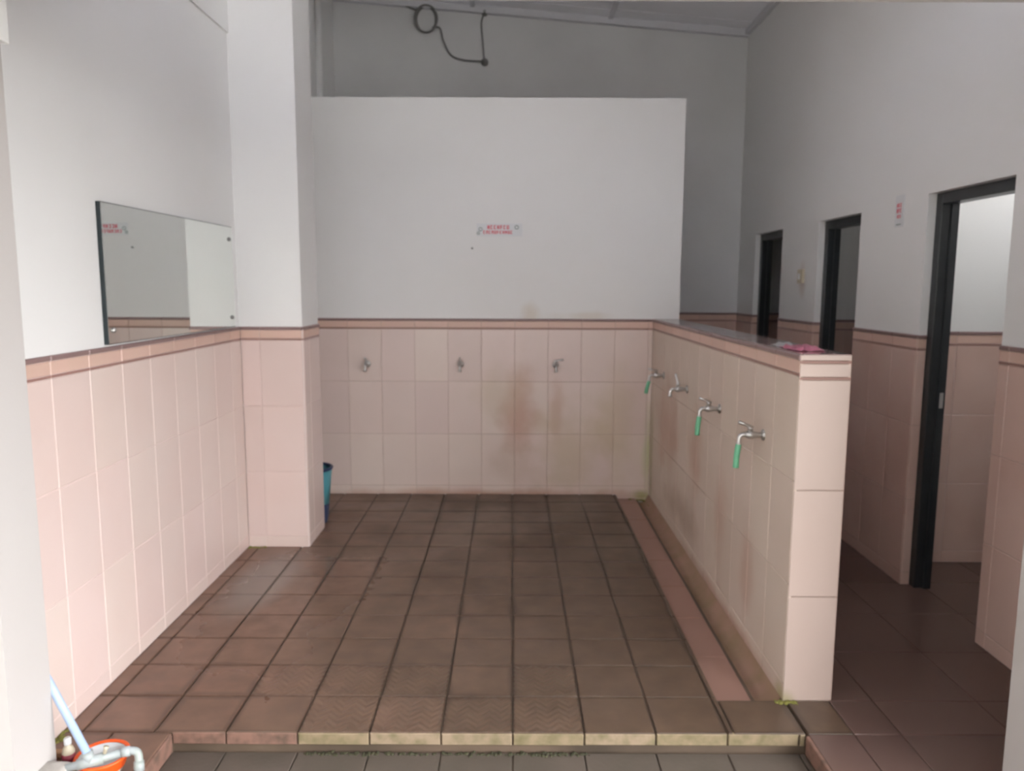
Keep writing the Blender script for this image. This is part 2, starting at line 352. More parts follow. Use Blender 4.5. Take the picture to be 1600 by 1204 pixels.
ZROWS = [0.0, 0.07, 0.47, 0.87, 1.262]
def dado(parent, O, U, ucuts, mt, rows=ZROWS, th=0.008, grout='grout', cap=True):
    """wall tiling of one flat face, with liner, peach border and dark bullnose on top"""
    V = (0, 0, 1)
    Uv = Vector(U); Nv = Uv.cross(Vector(V)); Ov = Vector(O); a = Ov + Uv*(ucuts[0]+0.001); b_ = Ov + Uv*(ucuts[-1]-0.001) + Nv*0.0055
    gb = boxes((min(a.x,b_.x), max(a.x,b_.x), min(a.y,b_.y), max(a.y,b_.y), 0.0, 1.335)); obj('grout_bed', gb, M[grout], parent)
    tiles(parent, 'wall_tile', O, U, V, ucuts, rows, mt, th)
    tiles(parent, 'liner_strip', O, U, V, ucuts, [1.262, 1.273], M['liner'], th+0.001, 0.0015)
    tiles(parent, 'border_tile', O, U, V, ucuts, [1.273, 1.322], M['band'], th, 0.003)
    if cap: tiles(parent, 'bullnose_tile', O, U, V, ucuts, [1.322, 1.342], M['cap'], th+0.005, 0.002, ch=0.005)

# ------------------------------------------------------------------ the setting: floors
XL, XH0, XH1, XR = -1.61, 1.058, 1.232, 2.10
YB, YBACK = 5.74, 7.22
# wash-area floor: backing with a channel and the sunken pool left free
fl = struct(obj('floor', boxes(
    (XL-0.2, 0.80, 2.575, YB, -0.20, -0.007), (0.80, 1.06, 2.575, 2.80, -0.20, -0.007),
    (XL-0.2, -1.215, 1.6, 2.575, -0.20, -0.007)), M['grout_floor']))
xc = cuts(XL, 0.80, 0.007, 0.257)
yc = cuts(2.565, YB, 2.565, 0.2465)
yrel = {2.565 + 0.2465*0.5, 2.565+0.2465*1.5}
def pickf(i, j, u, v):
    if j <= 1 and -1.0 < u < 0.28 and (i*3 + j*5) % 7 != 2: return M['floor_relief']
    return M['floor']
WG = 0.007
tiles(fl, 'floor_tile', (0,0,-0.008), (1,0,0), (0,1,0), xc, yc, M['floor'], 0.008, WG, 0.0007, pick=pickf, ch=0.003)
tiles(fl, 'floor_tile', (0,0,-0.008), (1,0,0), (0,1,0), [0.80, 1.06], [2.565, 2.79], M['floor'], 0.008, WG, 0.0005, ch=0.003)
tiles(fl, 'floor_tile', (0,0,-0.008), (1,0,0), (0,1,0), [XL, -1.42, -1.215], cuts(1.6, 2.565, 2.565, 0.2465), M['floor'], 0.008, 0.005, 0.0003, ch=0.003)

# sunken channel along the divider: pink tiles and a mossy gutter
ch = struct(obj('floor_channel', boxes((0.80, 1.06, 2.80, YB, -0.20, -0.060), (0.80, 0.955, 2.80, YB, -0.060, -0.038)), M['gutter']))
tiles(ch, 'channel_tile', (0.80,0,-0.038), (1,0,0), (0,1,0), [0.004, 0.150], cuts(2.80, YB, 2.80, 0.40), M['strip'], 0.008, 0.003)
bm = bmesh.new(); n = 60
vs = []
for i in range(n+1):
    y = 2.81 + (YB-2.82)*i/n
    row = []
    for k, (x, z) in enumerate([(0.957, -0.058), (0.975, -0.060), (1.00, -0.056), (1.03, -0.035), (1.052, 0.004)]):
        row.append(bm.verts.new((x + random.uniform(-.002,.002), y, z + random.uniform(-.002,.003))))
    vs.append(row)
for i in range(n):
    for k in range(4): bm.faces.new([vs[i][k], vs[i][k+1], vs[i+1][k+1], vs[i+1][k]])
obj('gutter_mortar', bm, M['gutter'], ch, True)
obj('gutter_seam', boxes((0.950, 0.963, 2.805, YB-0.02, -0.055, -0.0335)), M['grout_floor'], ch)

# sunken foot-washing pool at the front
po = struct(obj('floor_pool', boxes((-1.26, 1.10, 1.55, 2.62, -0.26, -0.083), (-1.26, 1.10, 2.578, 2.62, -0.083, -0.05),
    ), M['grout_floor']))
tiles(po, 'pool_tile', (0,0,-0.083), (1,0,0), (0,1,0), cuts(-1.215, 1.058, 0.007, 0.257), cuts(1.60, 2.565, 2.565, 0.2465), M['trough_tile'], 0.008, 0.004, 0.0004)
def picknose(i, j, u, v): return M['nose_brown'] if u < -0.74 else M['nose']
tiles(po, 'edge_tile', (0,2.575,-0.075), (1,0,0), (0,0,1), cuts(-1.215, 1.058, 0.007, 0.257), [0.025, 0.0745], M['nose'], 0.010, 0.006, 0.0015, pick=picknose)
tiles(po, 'side_edge_tile', (-1.220,0,-0.075), (0,1,0), (0,0,1), cuts(1.6, 2.56, 2.565, 0.2465), [0.0, 0.0745], M['nose_brown'], 0.010, 0.005, 0.001)
tiles(po, 'side_edge_tile', (1.065,0,-0.075), (0,-1,0), (0,0,1), cuts(-2.56, -1.6, -2.565, 0.2465), [0.0, 0.0745], M['nose_brown'], 0.010, 0.005, 0.001)

# corridor floor (also under the cubicles)
cf = struct(obj('floor_corridor', boxes((1.065, 3.5, 1.6, 2.80, -0.20, -0.007), (XH1-0.02, 3.5, 2.80, YBACK, -0.20, -0.007)), M['grout_floor']))
tiles(cf, 'corridor_floor_tile', (0,0,-0.008), (1,0,0), (0,1,0), [1.065, 1.23, 1.40, 1.80, 2.20, 2.60, 3.0, 3.4], cuts(1.6, 2.565, 2.565, 0.40) + cuts(2.79, YBACK, 2.79, 0.40), M['corr_floor'], 0.008, 0.003, 0.0002,
      skip=lambda i, j, u, v: (i <= 1 and v > 2.79) or (i == 0 and v > 2.565))
tiles(cf, 'floor_tile', (0,0,-0.008), (1,0,0), (0,1,0), [1.065, 1.23], [2.565, 2.79], M['floor'], 0.008, 0.004, ch=0.003)
tiles(cf, 'corridor_floor_tile', (0,0,-0.008), (1,0,0), (0,1,0), [XH1+0.008, 1.40], cuts(2.79, YBACK, 2.79, 0.40), M['corr_floor'], 0.008, 0.003, 0.0002)
# floor behind the back partition
struct(obj('floor_rear', boxes((XL, XH1-0.02, YB+0.02, YBACK, -0.2, 0.0)), M['cement']))
# outdoor ground, and unseen walls added to block parts of the sky
struct(obj('wall_sky_blocker', boxes((-9, 5.2, -8.0, -7.0, -0.2, 6.5), (-9, -8, -7.0, 2.2, -0.2, 6.5)), M['blocker_wall']))
struct(obj('wall_low_sky_blocker', boxes((3.2, 24, -13.0, -12.7, -0.2, 2.4), (24.0, 24.3, -12.7, 2.0, -0.2, 2.4)), M['blocker_wall']))
struct(obj('floor_outdoor', boxes((-20, 20, -25, 1.55, -0.25, -0.02)), M['ground']))
struct(obj('floor_threshold', boxes((-20, XL-0.2, 1.55, 2.3, -0.25, -0.02), (3.5, 20, 1.55, 2.3, -0.25, -0.02), (1.065, 3.5, 1.55, 1.6, -0.25, -0.0), (XL-0.2, -1.26, 1.55, 1.6, -0.25, -0.0)), M['ground']))

# ------------------------------------------------------------------ walls
def zc(x): return 3.84 + (XR - x)*0.08
# left wall (with slightly proud beam band above z = 2.98)
wl = struct(obj('wall_left', boxes((XL-0.2, XL, 2.10, YBACK+0.2, -0.2, 4.6), (XL-0.01, XL+0.012, 2.10, 4.53, 2.985, 4.12)), M['paint']))
dado(wl, (XL, 0, 0), (0, 1, 0), cuts(2.28, 4.53, 2.65, 0.245), M['tile'])
# pillar
px1 = -1.238
wp = struct(obj('wall_pillar', boxes((XL-0.05, px1, 4.53, 4.90, -0.1, 4.12)), M['paint']))
dado(wp, (0, 4.53, 0), (1, 0, 0), [XL+0.010, -1.49, px1-0.001], M['tile'])
dado(wp, (px1, 0, 0), (0, 1, 0), [4.529, 4.65, 4.90], M['tile'])
# back partition (does not reach the ceiling)
wb = struct(obj('wall_partition', boxes((XL, XH1+0.012, YB, YB+0.16, -0.2, 2.925)), M['paint']))
dado(wb, (0, YB, 0), (1, 0, 0), cuts(XL, 1.05, 0.02, 0.2495), M['tile_back'], grout='grout_dirty')
tiles(wb, 'wall_tile', (0, YB, 0), (1, 0, 0), (0, 0, 1), [0.80, 1.05], [-0.045, 0.0], M['tile_back'])
# room back wall
wk = struct(obj('wall_back', boxes((XL-0.1, 3.5, YBACK, YBACK+0.2, -0.2, 4.6)), M['paint_dark']))
dado(wk, (0, YBACK, 0), (1, 0, 0), cuts(XH1+0.02, XR, 1.5, 0.25), M['tile_corr'], grout='grout_dirty')
# half-height divider wall with the taps
wh = struct(obj('wall_divider', boxes((XH0, XH1, 2.795, YB, -0.2, 1.335)), M['grout_dirty']))
dado(wh, (XH0, 0, 0), (0, -1, 0), cuts(-YB, -2.787, -2.787, 0.25), M['tile_half'], grout='grout_half')
tiles(wh, 'wall_tile', (0, 2.795, 0), (1, 0, 0), (0, 0, 1), [XH0-0.008, XH1+0.008], [0.0, 0.42, 0.835, 1.250], M['tile_end'])
tiles(wh, 'liner_strip', (0, 2.795, 0), (1, 0, 0), (0, 0, 1), [XH0-0.008, XH1+0.008], [1.250, 1.259], M['liner'], 0.009, 0.001)
tiles(wh, 'border_tile', (0, 2.795, 0), (1, 0, 0), (0, 0, 1), [XH0-0.008, XH1+0.008], [1.259, 1.310], M['tile_end'], 0.008, 0.002)
tiles(wh, 'liner_strip', (0, 2.795, 0), (1, 0, 0), (0, 0, 1), [XH0-0.008, XH1+0.008], [1.310, 1.320], M['liner'], 0.009, 0.001)
tiles(wh, 'border_tile', (0, 2.795, 0), (1, 0, 0), (0, 0, 1), [XH0-0.008, XH1+0.008], [1.320, 1.342], M['tile_end'], 0.008, 0.001)
tiles(wh, 'wall_tile', (XH1, 0, 0), (0, 1, 0), (0, 0, 1), cuts(2.787, YBACK-1.48, 2.787, 0.25), [0, .42, .835, 1.25, 1.342], M['tile_corr'])
tiles(wh, 'ledge_tile', (0, 0, 1.335), (1, 0, 0), (0, 1, 0), [XH0+0.001, XH1+0.006], cuts(2.793, YB-0.002, 2.793, 0.25), M['top'], 0.009, 0.002)

# right wall with three doorways
DO = [(3.29, 3.97, 2.055), (4.72, 5.36, 2.03), (6.07, 6.74, 2.03)]   # y0, y1, head height
TW = 0.145
segs = []; y = 2.10
for (a, b_, h) in DO:
    segs.append((XR, XR+TW, y, a, -0.2, 4.6)); segs.append((XR, XR+TW, a, b_, h, 4.6)); y = b_
segs.append((XR, XR+TW, y, YBACK, -0.2, 4.6))
wr = struct(obj('wall_right', boxes(*segs), M['paint']))
ysg = [(2.28, 3.29), (3.97, 4.72), (5.36, 6.07), (6.74, YBACK-0.01)]
for k, (a, b_) in enumerate(ysg):
    dado(wr, (XR, 0, 0), (0, -1, 0), cuts(-b_, -a, -3.97, 0.25, 0.05), M['tile_corr'], grout='grout_dirty')
for (a, b_, h) in DO:                                               # far reveals, facing the viewer
    dado(wr, (0, b_, 0), (1, 0, 0), [XR-0.007, XR+0.042], M['tile_corr'], grout='grout_dirty')
    dado(wr, (0, b_, 0), (1, 0, 0), [XR+0.125, XR+TW], M['tile_corr'], grout='grout_dirty')
# cubicles behind the right wall
cu = struct(obj('wall_cubicles', boxes(
    (XR+TW, 3.5, 4.31, 4.42, -0.2, 3.0), (XR+TW, 3.5, 5.79, 5.89, -0.2, 3.0), (XR+TW, 3.5, 2.85, 2.95, -0.2, 3.0),
    # outer wall; unseen openings added to let daylight into two cubicles
    (3.4, 3.5, 2.95, 4.31, -0.2, 2.2), (3.4, 3.5, 2.95, 3.45, 1.7, 3.0), (3.4, 3.5, 4.1, 4.31, 1.7, 3.0), (3.4, 3.5, 3.15, 4.1, 2.6, 3.0),
    (3.4, 3.5, 4.42, 5.79, -0.2, 2.15), (3.4, 3.5, 4.42, 5.79, 2.35, 3.0), (3.4, 3.5, 4.42, 4.9, 2.15, 2.35), (3.4, 3.5, 5.05, 5.79, 2.15, 2.35),
    (3.4, 3.5, 5.89, YBACK, -0.2, 3.0), (XR+TW, 3.5, 2.85, YBACK, 3.0, 3.1)), M['paint']))
for yy in (4.31, 5.79, YBACK):
    dado(cu, (0, yy, 0), (1, 0, 0), cuts(XR+TW, 3.4, XR+TW, 0.25), M['tile_corr'], rows=[0, 0.07, 0.47, 0.87, 1.262])
portal((3.6, 3.62, 2.15), (0, R(-90), R(180)), 0.9, 0.95).rotation_euler = (0, R(90), 0)

GZ0, GZ1 = 3.30, 3.75      # unseen gap added over the lintel to let sky reach upper walls
# front wall the view looks through: jambs and lintel
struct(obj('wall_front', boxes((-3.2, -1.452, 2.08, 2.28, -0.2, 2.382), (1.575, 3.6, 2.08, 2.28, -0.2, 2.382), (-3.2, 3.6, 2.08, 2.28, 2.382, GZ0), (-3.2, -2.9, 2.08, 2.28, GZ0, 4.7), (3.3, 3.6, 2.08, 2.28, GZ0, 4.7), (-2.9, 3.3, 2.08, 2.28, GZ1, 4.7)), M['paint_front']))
# unseen slabs added above the viewer to cut off high sky
struct(obj('ceiling_sky_blocker', boxes((-3.2, 2.6, -1.8, 2.08, 2.46, 2.58)), M['ceil']))
struct(obj('ceiling_steep_sky_blocker', boxes((-3.4, 3.8, 0.4, 2.075, 3.95, 4.02)), M['ceil']))  # added to keep steep sky out of the gap over the lintel

# sloping ceiling of boards and battens
bm = bmesh.new()
v = [bm.verts.new(p) for p in [(XL-0.2, 2.08, zc(XL-0.2)+0.02), (XR+0.2, 2.08, zc(XR+0.2)+0.02), (XR+0.2, YBACK+0.2, zc(XR+0.2)+0.02), (XL-0.2, YBACK+0.2, zc(XL-0.2)+0.02)]]
v2 = [bm.verts.new(x_.co + Vector((0, 0, 0.06))) for x_ in v]
bm.faces.new(v); bm.faces.new(v2[::-1])
for i in range(4): bm.faces.new([v[i], v2[i], v2[(i+1)%4], v[(i+1)%4]])
ce = struct(obj('ceiling', bm, M['batten']))
sl = Vector((1, 0, -0.08)).normalized()
xs = [XL, -0.36, 0.86, XR]; ycs = [2.1, 3.32, 4.54, 5.76, 6.98, YBACK]
for i in range(3):
    L_ = (xs[i+1]-xs[i])*math.sqrt(1+0.0064)
    tiles(ce, 'ceiling_board', (xs[i], 0, zc(xs[i])+0.02), (0, 1, 0), sl, ycs, [0, L_], M['ceil'], 0.012, 0.02)
def slope_bar(name, x0, x1, y0, y1, h, m_):
    bm = bmesh.new()
    P = [(x0,y0),(x1,y0),(x1,y1),(x0,y1)]
    a = [bm.verts.new((x_, y_, zc(x_)+0.012)) for x_, y_ in P]; b2 = [bm.verts.new((x_, y_, zc(x_)-h)) for x_, y_ in P]
    bm.faces.new(a); bm.faces.new(b2[::-1])
    for i in range(4): bm.faces.new([a[i], b2[i], b2[(i+1)%4], a[(i+1)%4]])
    return obj(name, bm, m_, ce)
slope_bar('ceiling_batten', 0.84, 0.88, 2.1, YBACK, 0.012, M['batten'])
slope_bar('ceiling_batten', -0.38, -0.34, 2.1, YBACK, 0.012, M['batten'])
slope_bar('cornice', XL, XR, YBACK-0.05, YBACK, 0.05, M['batten'])
slope_bar('cornice', XR-0.04, XR, 2.1, YBACK-0.05, 0.04, M['batten'])

# ------------------------------------------------------------------ door frames
for k, (a, b_, h) in enumerate(DO):
    d = bpy.data.objects.new('door_%d' % (k+1), None); C.objects.link(d); d.location = (XR+0.08, (a+b_)/2, 0); d['kind'] = 'structure'
    inv = Matrix.Translation(d.location).inverted()
    x0, x1 = XR+0.042, XR+0.125
    def fp(name, bx, m_=M['black'], rb=0.003):
        bm = boxes(bx); bevel(bm, rb, 1)
        o = obj(name, bm, m_, d); o.matrix_parent_inverse = inv; return o
    # post = rebated jamb (two steps), far and near side, and the head
    bm = boxes((x0, x1, b_-0.055, b_, 0, h)); bevel(bm, 0.003, 1); box(bm, x0+0.045, x1-0.001, b_-0.067, b_-0.05, 0, h-0.05)
    fpo = obj('door_post', bm, M['black'], d); fpo.matrix_parent_inverse = inv
    bm = boxes((x0, x1, a, a+0.055, 0, h)); bevel(bm, 0.003, 1); box(bm, x0+0.045, x1-0.001, a+0.05, a+0.067, 0, h-0.05)
    o = obj('door_post', bm, M['black'], d); o.matrix_parent_inverse = inv
    bm = boxes((x0, x1, a+0.056, b_-0.056, h-0.055, h)); bevel(bm, 0.003, 1)
    o = obj('door_head', bm, M['black'], d); o.matrix_parent_inverse = inv
    st = boxes((x1-0.03, x1-0.012, b_-0.070, b_-0.0665, 0.97, 1.05))
    o = obj('strike_plate', st, M['chrome'], fpo); 
    o.matrix_parent_inverse = inv @ Matrix.Identity(4); o.matrix_parent_inverse = Matrix.Identity(4)

# ------------------------------------------------------------------ mirror
mi = bpy.data.objects.new('wall_mirror', None); C.objects.link(mi)
mi.location = (XL+0.0115, 3.70, 1.35); mi.rotation_euler = (0, 0, R(-0.8))
tag(mi, 'wide frameless mirror on the left wall above the pink tiles', 'mirror')
ym, zm = 0.675, 0.555
tilt = R(0.0)
bm = boxes((-0.001, 0.0165, -ym, ym, 0.0, zm)); o = obj('mirror_back', bm, M['mirror_edge'], mi)
bm = boxes((0.0166, 0.0178, -ym+0.003, ym-0.003, 0.003, zm-0.003)); gl = obj('mirror_glass', bm, M['mirror'], mi)
for (yy, zz) in [(-ym+0.04, 0.055), (ym-0.05, 0.055), (ym-0.05, zm-0.07)]:
    bm = bmesh.new(); lathe(bm, [(0.011, 0), (0.011, 0.004), (0.007, 0.009), (0.002, 0.010)], 16)
    bmesh.ops.transform(bm, matrix=Matrix.Translation((0.0175, yy, zz)) @ Matrix.Rotation(R(90), 4, 'Y'), verts=bm.verts)
    obj('mirror_screw', bm, M['chrome'] if zz < 0.2 and yy < 0 else M['cable'], mi, True)

# ------------------------------------------------------------------ signs (the writing is too blurred to read: strokes only)
def strokes(bm, y0, x0, x1, z0, z1, n, rnd):
    w_ = (x1-x0)/n
    for i in range(n):
        a = x0 + i*w_; b_ = a + w_*0.74; t = w_*0.27
        k = rnd.randrange(5)
        box(bm, a, a+t, y0, y0+0.0006, z0, z1)
        if k in (0, 1, 3): box(bm, b_-t, b_, y0, y0+0.0006, z0, z1)
        if k in (0, 2, 4): box(bm, a+t, b_-t*0.5, y0, y0+0.0006, z1-t, z1)
        if k in (1, 2): box(bm, a+t, b_-t*0.5, y0, y0+0.0006, (z0+z1)/2-t/2, (z0+z1)/2+t/2)
        if k in (3, 4): box(bm, a+t, b_-t*0.5, y0, y0+0.0006, z0, z0+t)
def make_sign(name, w_, h_, vertical=False):
    r_ = bpy.data.objects.new(name, None); C.objects.link(r_)
    bm = boxes((-w_/2, w_/2, -0.004, 0, 0, h_)); bevel(bm, 0.0012, 1); obj('sign_plate', bm, M['white_plastic'], r_)
    rnd = random.Random(3)
    if not vertical:
        bm = bmesh.new(); strokes(bm, -0.0048, -0.09, 0.075, h_*0.55, h_*0.86, 7, rnd); strokes(bm, -0.0048, -0.12, 0.10, h_*0.18, h_*0.44, 11, rnd)
        obj('sign_lettering', bm, M['red'], r_)
        for cx, cz, rr in [(-0.140, 0.050, 0.012), (-0.156, 0.022, 0.009), (0.125, 0.065, 0.013)]:
            bm = bmesh.new(); tube(bm, [(cx + rr*math.cos(a*math.pi/8), -0.0044, cz + rr*math.sin(a*math.pi/8)) for a in range(16)], 0.0028, 6, closed=True)
            obj('sign_emblem', bm, M['grey_print'], r_)
    else:
        bm = bmesh.new(); strokes(bm, -0.0048, -w_*0.3, w_*0.3, h_*0.62, h_*0.74, 3, rnd); strokes(bm, -0.0048, -w_*0.3, w_*0.3, h_*0.44, h_*0.58, 3, rnd); strokes(bm, -0.0048, -w_*0.22, w_*0.22, h_*0.28, h_*0.38, 3, rnd)
        obj('sign_lettering', bm, M['red'], r_)
        bm = bmesh.new(); strokes(bm, -0.0048, -w_*0.3, w_*0.3, h_*0.06, h_*0.10, 5, rnd); obj('sign_small_print', bm, M['grey_print'], r_)
    return r_
s = make_sign('wall_sign', 0.335, 0.092); s.location = (-0.095, YB-0.0005, 1.945)
tag(s, 'small white sign with red lettering high on the back partition', 'sign')
s = make_sign('wall_sign', 0.095, 0.17, True); s.location = (XR-0.0005, 4.25, 1.91); s.rotation_euler = (0, 0, R(-90))
tag(s, 'narrow upright white and red sign on the right wall between doorways', 'sign')

# nail in the partition
bm = bmesh.new(); tube(bm, [(-0.296, YB+0.01, 1.853), (-0.296, YB-0.02, 1.856)], 0.003, 8); tube(bm, [(-0.296, YB-0.02, 1.856), (-0.296, YB-0.023, 1.856)], 0.008, 10)
tag(obj('nail', bm, M['cable']), 'small nail in the partition below the red lettered sign', 'nail')

# light switch on the right wall
sw = bpy.data.objects.new('light_switch', None); C.objects.link(sw); sw.location = (XR, 5.62, 1.66); sw.rotation_euler = (0, 0, R(-90))
tag(sw, 'cream light switch on the right wall between the two far doorways', 'switch')
bm = boxes((-0.045, 0.045, -0.022, 0, -0.05, 0.05)); bevel(bm, 0.005, 2); obj('switch_plate', bm, M['cream'], sw)
bm = boxes((-0.012, 0.012, -0.030, -0.020, -0.022, 0.022)); bevel(bm, 0.003, 1); obj('rocker', bm, M['white_plastic'], sw)

# ------------------------------------------------------------------ taps: local frame, wall at y = 0, sticking out along -y
def make_tap(lever, hose=None):
    r_ = bpy.data.objects.new('water_tap', None); C.objects.link(r_)
    bm = bmesh.new(); lathe(bm, [(0.024, 0), (0.024, 0.004), (0.016, 0.009), (0.010, 0.010)], 20)
    bmesh.ops.transform(bm, matrix=Matrix.Rotation(R(90), 4, 'X'), verts=bm.verts); obj('wall_flange', bm, M['chrome'], r_, True)
    bm = bmesh.new()
    tube(bm, [(0, 0.005, 0), (0, -0.02, 0), (0, -0.045, 0), (0, -0.06, 0.0), (0, -0.075, 0)], [0.010, 0.010, 0.016, 0.017, 0.012], 14)
    tube(bm, smooth_path([(0, -0.062, 0), (0, -0.088, 0.000), (0, -0.100, -0.012), (0, -0.102, -0.038)]), 0.0095, 12)
    tube(bm, [(0, -0.102, -0.034), (0, -0.102, -0.046)], 0.012, 12)
    obj('tap_body', bm, M['chrome'], r_, True)
    bm = bmesh.new(); tube(bm, [(0, -0.056, 0.010), (0, -0.056, 0.026), (0, -0.056, 0.030), (0, -0.056, 0.034)], [0.011, 0.011, 0.014, 0.010], 12)
    obj('tap_bonnet', bm, M['chrome'], r_, True)
    bm = bmesh.new(); lv = Vector(lever).normalized()
    p0 = Vector((0, -0.056, 0.034))
    tube(bm, [p0 - lv*0.012, p0, p0 + lv*0.025 + Vector((0,0,0.004)), p0 + lv*0.055 + Vector((0,0,0.006))], [0.006, 0.008, 0.006, 0.007], 10)
    obj('tap_lever', bm, M['white_plastic'] if hose == 'none_white' else M['chrome'], r_, True)
    if isinstance(hose, (list, tuple)):
        p0 = Vector((0, -0.102, -0.040)); p1 = p0 + Vector(hose)
        bm = bmesh.new(); pp = smooth_path([p0, p0.lerp(p1, 0.5) + Vector((0, -0.002, 0)), p1])
        tube(bm, pp, 0.0125, 14, caps=False); tube(bm, pp[::-1], 0.0100, 14, caps=False)
        obj('hose_end', bm, M['green_hose'], r_, True)
    return r_
def tap(loc, rz, lever, hose, label, grp):
    t = make_tap(lever, hose); t.location = loc; t.rotation_euler = (0, 0, rz); tag(t, label, 'tap', grp)
G1 = 'taps along the back partition'; G2 = 'taps along the divider wall'
yt = YB - 0.0085
tap((-1.083, yt, 1.0), 0, (0, -1, 0.25), None, 'chrome tap on the back tiles, nearest the left pillar', G1)
tap((-0.385, yt, 1.0), 0, (0, -1, 0.25), None, 'chrome tap in the middle of the back tiled wall', G1)
tap((0.325, yt, 1.0), 0, (1, -0.2, 0.05), None, 'chrome tap with lever turned sideways, above rusty streaks on back tiles', G1)
xt = XH0 - 0.0085
for (yy, hz, lev, lab) in [
    (5.27, (0.0, -0.02, -0.085), (0.3, -1, 0.1), 'tap with green hose end, farthest along the divider wall'),
    (4.56, 'none_white', (-0.2, -0.3, 1.0), 'tap with raised white lever and no hose on the divider wall'),
    (3.83, (0.0, -0.008, -0.095), (0.2, -1, 0.3), 'tap with green hose end, middle one of three hosed taps'),
    (3.15, (0.0, -0.008, -0.100), (0.2, -1, 0.3), 'tap with green hose end, nearest the open end of the divider')]:
    tap((xt, yy, 0.975), R(-90), lev, hz, lab, G2)

# ------------------------------------------------------------------ cable and lamp holder on the back wall
yk = YBACK - 0.022
def P(px, py, d=0.0):     # point on the room's back wall, hand-measured
    return (px, yk - d, py)
cb = bpy.data.objects.new('electric_cable', None); C.objects.link(cb); cb.location = (-0.6, YBACK, 3.9)
tag(cb, 'dark electric cable coiled into a loop high on the back wall', 'cable')
bm = bmesh.new()
ring = []
for k in range(3):
    for a in range(24):
        t = 2*math.pi*a/24 + 0.4*k
        ring.append(Vector((-0.775 + (0.088+0.006*k)*math.cos(t) + 0.6, -0.030 - 0.012*k, 3.925 + (0.108+0.004*k)*math.sin(t) - 3.9)))
tube(bm, ring, 0.0085, 8)
obj('cable_coil', bm, M['cable'], cb, True)
bm = bmesh.new(); o0 = Vector((0.6, 0, -3.9))
pts = [(-1.22, -0.03, 4.075), (-1.10, -0.03, 4.068), (-0.98, -0.03, 4.05), (-0.88, -0.03, 4.01), (-0.83, -0.03, 4.015)]
tube(bm, smooth_path([Vector(p)+o0 for p in pts]), 0.009, 8)
pts = [(-0.72, -0.03, 3.86), (-0.655, -0.022, 3.855), (-0.625, -0.022, 3.75), (-0.56, -0.022, 3.63), (-0.45, -0.022, 3.585), (-0.30, -0.022, 3.575), (-0.262, -0.03, 3.572)]
tube(bm, smooth_path([Vector(p)+o0 for p in pts]), 0.009, 8)
pts = [(-0.258, -0.022, 3.985), (-0.285, -0.022, 3.90), (-0.272, -0.022, 3.74), (-0.262, -0.022, 3.60)]
tube(bm, smooth_path([Vector(p)+o0 for p in pts]), 0.007, 8)
obj('cable_run', bm, M['cable'], cb, True)
for (x, z, r_) in [(-0.256, 3.572, 0.034), (-0.256, 3.99, 0.028)]:
    bm = bmesh.new(); lathe(bm, [(r_, 0), (r_, 0.012), (r_*0.8, 0.022), (r_*0.55, 0.024), (r_*0.5, 0.05)], 18)
    bmesh.ops.transform(bm, matrix=Matrix.Translation((x+0.6, 0.0, z-3.9)) @ Matrix.Rotation(R(90), 4, 'X'), verts=bm.verts)
    obj('lamp_holder', bm, M['cable'], cb, True)
# pipe in the far left corner
bm = bmesh.new(); tube(bm, [(XL+0.03, 6.55, 0.0), (XL+0.03, 6.55, 4.13)], 0.024, 14)
tag(obj('vertical_pipe', bm, M['paint'], None, True), 'pale pipe running up the far left corner behind the partition', 'pipe')

# ------------------------------------------------------------------ teal bin behind the pillar
bn = bpy.data.objects.new('waste_bin', None); C.objects.link(bn); bn.location = (-1.335, 5.03, 0)
tag(bn, 'teal plastic waste bin standing behind the tiled pillar', 'bin')
bm = bmesh.new(); lathe(bm, [(0.092, 0.0), (0.096, 0.03), (0.105, 0.13)], 28); obj('bin_base', bm, M['navy'], bn, True)
bm = bmesh.new(); lathe(bm, [(0.105, 0.13), (0.128, 0.37), (0.124, 0.37), (0.10, 0.135)], 28); obj('bin_body', bm, M['teal'], bn, True)
bm = bmesh.new()
tube(bm, [(0.128*math.cos(a*math.pi/16), 0.128*math.sin(a*math.pi/16), 0.372) for a in range(32)], 0.010, 8, closed=True)
obj('bin_rim', bm, M['navy'], bn, True)

# ------------------------------------------------------------------ pink wrapper on the divider ledge
rnd = random.Random(11)
pw = bpy.data.objects.new('plastic_wrapper', None); C.objects.link(pw); pw.location = (1.135, 3.06, 1.3445)
tag(pw, 'crumpled pink and white plastic wrapper lying on the divider ledge', 'wrapper')
def crumple(x0, x1, y0, y1, h, nx, ny, rnd):
    bm = bmesh.new(); g = []
    for i in range(nx+1):
        g.append([bm.verts.new((x0+(x1-x0)*i/nx + rnd.uniform(-.005,.005), y0+(y1-y0)*j/ny + rnd.uniform(-.005,.005), rnd.uniform(0.001, h) if 0 < i < nx and 0 < j < ny else rnd.uniform(0.001, h*.35))) for j in range(ny+1)])
    for i in range(nx):
        for j in range(ny): bm.faces.new([g[i][j], g[i+1][j], g[i+1][j+1], g[i][j+1]])
    bmesh.ops.solidify(bm, geom=list(bm.faces), thickness=0.0015)
    return bm
obj('pink_sheet', crumple(-0.055, 0.06, -0.15, 0.05, 0.017, 8, 12, rnd), M['pink'], pw)
obj('white_sheet', crumple(-0.06, 0.02, 0.06, 0.13, 0.020, 6, 6, rnd), M['white_plastic'], pw)

